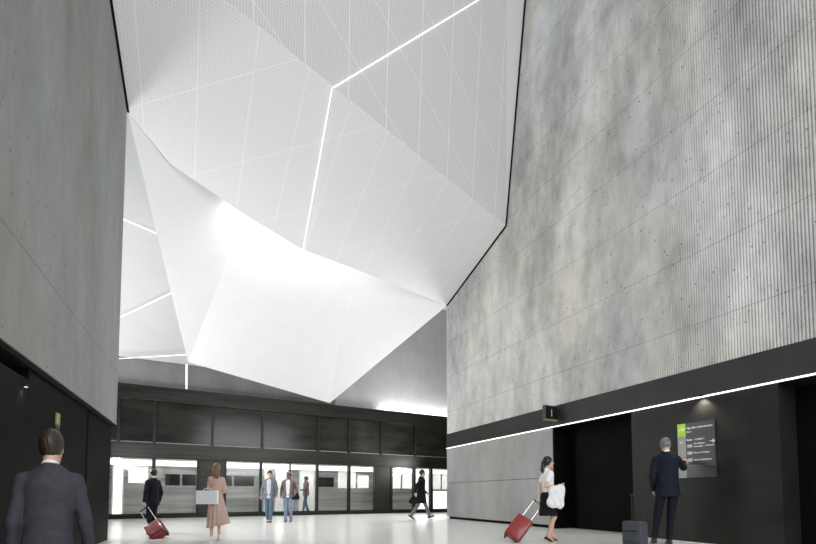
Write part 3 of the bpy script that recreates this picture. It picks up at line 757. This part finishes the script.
p.hair(hairl, g=.014, extra=[cone(H(0, -.07, .03), H(.0, -.085, -.12), .07, .075, (1, .7, 1), .02), cone(H(0, -.085, -.12), H(.03, -.10, -.27), .075, .035, (1, .55, 1), .02)], disp=.004)
bg_ = empty('shopping_bag', bagc+V((0, 0, -.30)), -YAW-.05, 'flat white bag carried by the woman in the pink dress', 'bag')
MB().box(-.215, .215, -.03, .03, 0, .27).build('bag_body', mat('white_paper_bag', (.78, .80, .84), .6), bg_, bevel=.006)
hb = MB(); pts = [(-.09, 0, .27), (-.07, 0, .30), (0, 0, .315), (.07, 0, .30), (.09, 0, .27)]
for a, b in zip(pts, pts[1:]): hb.tube(a, b, .006, seg=6)
hb.build('handle', white, bg_)

# 4,5 couple walking towards the camera
a4 = PI-YAW+.05
l4 = loc_of(269.5, 13.5)
p = Person('man in grey cardigan, pale shirt and jeans walking towards the hall', l4, a4, 1.76, .010, headyaw=.25, arms=(None, (.27, .07, .92)),
           legs=((-.07, .10, .085), (.07, -.08, .10)))
p.trousers(jeans, cuff=.055); p.shoes(shoebr); p.shirt(offw, 'shirt', .84, .014); p.top('cardigan', cardi, g=.024, hem=.80, flare=.01, openv=.80, openw=(.10, .085)); p.hair(hairb, g=.012)
l5 = loc_of(288.5, 13.8)
p = Person('man in flat cap, brown open jacket and light jeans beside the man in the cardigan', l5, a4, 1.74, .010, skin=SKIND, headyaw=-.35, arms=((-.25, .12, 1.0), (.27, .0, .95)),
           legs=((-.08, -.06, .095), (.07, .08, .085)))
p.trousers(jeans2, cuff=.055); p.shoes(shoebr); p.shirt(white, 'shirt', .88, .012); p.top('jacket', brownj, g=.032, hem=.88, flare=.02, openv=.9, openw=(.10, .08)); p.hair(hairk, g=.008)
H = p.H; p.cl('cap', [ell(H(0, -.015, .09), (.098, .108, .05), .01), ell(H(0, .095, .075), (.06, .05, .012), .01)], brownj)
hb_ = p.root.matrix_basis
sb = loc_of(295.5, 13.75, 0)
SB = empty('shoulder_bag', (sb.x, sb.y, .78), -YAW, 'small dark navy bag hanging at the side of the man in the cap', 'bag')
sdf_mesh('bag_body', [cone((-.08, 0, .06), (.08, 0, .06), .07, .07, (1, .6, 1), .02), cone((-.07, 0, .18), (.06, 0, .18), .05, .05, (1, .6, 1), .05)], .01, navy, SB)
hb = MB(); hb.tube((-.07, 0, .2), (-.06, .02, .64), .008, seg=6); hb.tube((.06, 0, .2), (-.06, .02, .64), .008, seg=6); hb.build('strap', navy, SB)

# 6 person in long dark coat striding right
a6 = -PI/2-YAW+.06
l6 = loc_of(421, 15.0)
p = Person('person in long black coat and grey trousers striding right in front of the screen', l6, a6, 1.90, .010, headyaw=-.1, lean=.05,
           arms=((-.24, .22, .98), (.27, -.22, .98)), legs=((-.08, .33, .085), (.08, -.36, .17)), khint=((0, 1, 0), (0, 1, 0)))
p.trousers(mat('grey_blue_trousers', (.15, .17, .20), .85), g=.012, cuff=.06); p.shoes(shoeb)
p.top('coat', blk, g=.034, hem=.60, flare=.06, openv=1.3); p.hair(hairk, g=.014)
bp_ = loc_of(413.8, 14.7)
HB = empty('handbag', (bp_.x, bp_.y, .62), a6, 'dark handbag held low behind the person in the long black coat', 'bag')
sdf_mesh('bag_body', [cone((0, -.10, .08), (0, .10, .08), .09, .09, (.6, 1, 1), .02), cone((0, -.07, .2), (0, .07, .2), .05, .05, (.6, 1, 1), .04)], .01, blk, HB)
MB().tube((0, -.07, .22), (0, 0, .36), .008, seg=6).tube((0, .07, .22), (0, 0, .36), .008, seg=6).build('handle', blk, HB)

# 7 woman with red suitcase looking up at the sign
a7 = -PI/2-YAW+.12
l7 = loc_of(548, 7.9); g7 = Wd(538.5, 501, 7.95)
p = Person('woman in white blouse and black skirt with a ponytail, looking up beside a red suitcase', l7, a7, 1.69, .0075, female=True, shw=.14, slim=.93, headyaw=-.05, headpitch=.16,
           arms=(tolocal(g7, l7, a7, 1.69)+V((0, -.00, .07)), (.17, .14, 1.16)), hints=((0, -.6, -.8), (0, -1, -.6)), hd=((0, -.3, -1), (-.3, 1, .1)),
           hn=((0, 1, 0), (0, .2, 1)), legs=((-.075, .09, .115), (.075, -.05, .115)), curl=(.9, .4))
P = p.torso(.012, .98, -.02, .9)
for i in (0, 1): P += [cone(p.sh[i], p.sh[i]*.45+p.el[i]*.55, .062, .060, k=.03)]
P += [cut((0, 0, 1.0), (0, 0, -1)), cut((0, 0, 1.54), (0, .3, 1))]
p.cl('blouse', P, white, lambda X, Y, Z: .004*np.sin(Z*50+X*30)*np.sin(Y*30))
p.cl('skirt', [cone((0, 0, 1.03), (0, 0, .93), .128, .152, (1, .86, 1), .03), cone((0, -.01, .93), (0, -.0, .55), .158, .200, (1, .92, 1), .04), cut((0, 0, 1.04), (0, 0, 1)), cut((0, 0, .545), (0, 0, -1))],
     blk, lambda X, Y, Z: .008*np.clip((.9-Z)/.4, 0, 1)*np.sin(11*np.arctan2(Y, X)))
p.shoes(shoeb, heel=1)
H = p.H
p.hair(hairk, g=.012, low=-.04, extra=[ell(H(0, -.115, .03), (.03, .03, .03), .01), cone(H(0, -.12, .02), H(0, -.145, -.12), .035, .045, k=.02), cone(H(0, -.145, -.12), H(0, -.13, -.27), .045, .018, k=.02)], disp=.002)
cw = p.root
cl7 = Wd(557, 497, 7.70)
def coatd(X, Y, Z): return .010*np.sin(X*45+Z*9)*np.sin(Z*16+1)+.008*np.sin(X*28+2)
CO = sdf_mesh('folded_coat', [cone((-.07, 0, .26), (.07, .0, .30), .075, .07, (1, .8, 1), .03), cone((-.04, 0, .25), (-.13, .0, .02), .07, .075, (1, .6, 1), .05), cone((.08, 0, .28), (.07, 0, .0), .07, .055, (1, .6, 1), .05),
                              cone((-.07, 0, .0), (.05, 0, -.04), .065, .05, (1, .6, 1), .05), cone((0, 0, .25), (-.02, 0, .0), .08, .08, (1, .6, 1), .05)], .008, white, None, coatd)
CO.location = (cl7.x, cl7.y, cl7.z-.13); CO.rotation_euler = (0, 0, -YAW); tag(CO, 'white coat folded over the arm of the woman in the black skirt', 'coat')

# 8 man touching the information panel
l8 = loc_of(668, 7.35); a8 = math.radians(-46); h8 = 2.0
hx = Wx(690.5, 459, XR-.045)          # fingertip on the board
tip = tolocal(hx, l8, a8, h8)
fd = tolocal(V(l8)+V((1, .0, .25)), l8, a8, h8).normalized()
p = Person('man in navy suit with grey hair and glasses touching the information panel', l8, a8, h8, .0075, shw=.165, wx=.92, headyaw=math.radians(-16), headpitch=-.05,
           arms=((-.20, .12, .92), tip-fd*.175), hints=((-.7, -1, -.3), (.25, -.3, -1)), hd=(None, tuple(fd)), hn=(None, (0, 0, -1)), curl=(.6, .75), point=(False, True),
           lean=.06, legs=((-.25, -.04, .085), (.0, .0, .085)))
p.trousers(dnavy, g=.010, cuff=.046); p.shoes(shoeb); p.shirt(white); p.top('jacket', navy, g=.020, hem=.80, flare=.012, openv=1.15, amt=.004)
p.hair(hairg, g=.008, low=.005, disp=.003)
H = p.H
gl = MB(); 
for x in (-1, 1):
    c0 = [H(x*.033+.024*math.cos(t), .104, .014+.017*math.sin(t)) for t in np.linspace(0, 2*PI, 13)]
    for a, b in zip(c0, c0[1:]): gl.tube(a, b, .002, seg=5)
    gl.tube(H(x*.057, .104, .02), H(x*.083, .0, .02), .0022, seg=5)
gl.tube(H(-.01, .106, .018), H(.01, .106, .018), .002, seg=5)
gl.build('glasses', blk, p.root)
p.cl('beard', [ell(H(0, .035, -.07), (.058, .064, .055), .01), sub(ell(H(0, .10, -.02), (.04, .05, .045), .01)), cut(H(0, 0, -.04), p.hr @ V((0, -.6, 1)))], hairb)

# 9 passenger in the train doorway
l9 = Wd(306, 500, 1); sc = 20.85/l9.y; l9 = V((l9.x*sc, 20.85, .05))
p = Person('passenger in dark clothes standing in the lit train doorway, seen through the glass', l9, PI/2, 1.88, .011, arms=((-.2, .3, 1.1), None), legs=((-.09, .15, .085), (.09, -.12, .1)))
p.trousers(jeans, cuff=.055); p.shoes(shoeb); p.top('jacket', brownj, g=.03, hem=.85, flare=.02); p.hair(hairk)

# ------------------------------------------------------------------ suitcases
def suitcase(label, foot, grip, w_, d_, h_, m, face, soft=False):
    """foot: point between the wheels, grip: centre of the handle, face: direction of the front side"""
    z = (V(grip)-V(foot)); Lh = z.length; z.normalize(); y = V(face); y = (y-z*y.dot(z)).normalized(); x = y.cross(z)
    r = empty('suitcase', foot, 0, label, 'suitcase'); r.rotation_euler = Matrix((x, y, z)).transposed().to_euler()
    b = MB().box(-w_/2, w_/2, -d_/2, d_/2, .055, h_).build('shell', m, r, True, .035)
    if not soft:
        for x0 in np.linspace(-w_/2+.05, w_/2-.05, 7): 
            for sy in (-1, 1): bx('rib', m, x0-.008, x0+.008, *(sorted((sy*(d_/2+.004), sy*(d_/2-.01)))), .10, h_-.05, r, .003)
        zp = MB().box(-w_/2-.003, w_/2+.003, -.008, .008, .06, h_+.003).build('zip_band', M['rubber'], r, False, .002)
    else:
        bx('front_pocket', m, -w_/2+.03, w_/2-.03, d_/2-.01, d_/2+.035, .12, h_*.62, r, .02)
        bx('top_pocket', m, -w_/2+.04, w_/2-.04, d_/2-.01, d_/2+.025, h_*.66, h_-.05, r, .015)
        bx('side_strap', M['rubber'], w_/2-.006, w_/2+.004, -.015, .015, .12, h_-.08, r, .002)
    for sx in (-1, 1):
        MB().tube((sx*w_*.28, -d_/2+.03, h_-.02), (sx*w_*.28, -d_/2+.03, Lh-.012), .009, seg=10).build('handle_tube', M['chrome'] if not soft else M['rubber'], r)
        for sy in (-1, 1):
            whl = MB().tube((sx*(w_/2-.045)-.014, sy*(d_/2-.04), .028), (sx*(w_/2-.045)+.014, sy*(d_/2-.04), .028), .028, seg=16).build('wheel', M['rubber'], r, False, .004)
            MB().box(sx*(w_/2-.045)-.02, sx*(w_/2-.045)+.02, sy*(d_/2-.04)-.02, sy*(d_/2-.04)+.02, .04, .07).build('wheel_housing', M['rubber'], whl, False, .004)
    MB().tube((-w_*.33, -d_/2+.03, Lh), (w_*.33, -d_/2+.03, Lh), .016, seg=12).build('grip', M['rubber'], r, False, .004)
    MB().box(-.07, .07, -.012, .012, h_+.008, h_+.026).build('carry_handle', M['rubber'], r, False, .006)
    return r
f2 = Wz(161, 537.5, .03); suitcase('dark red hard-shell suitcase with silver handle tilted behind the navy-suited person', f2, g2, .33, .21, .50, M['red'], -FW+RT*.5)
f7 = Wz(509.5, 540.5, .03); suitcase('bright red hard-shell suitcase leaning beside the woman in the black skirt', f7, g7, .33, .23, .56, M['red2'], -FW*1.0-RT*.5)
f8 = loc_of(634, 6.8); f8.z = .0; suitcase('blue-grey soft carry-on standing upright left of the man at the panel', f8, f8+V((0, 0, .92)), .34, .22, .47, M['greycase'], -FW*.45-RT*.9, True)
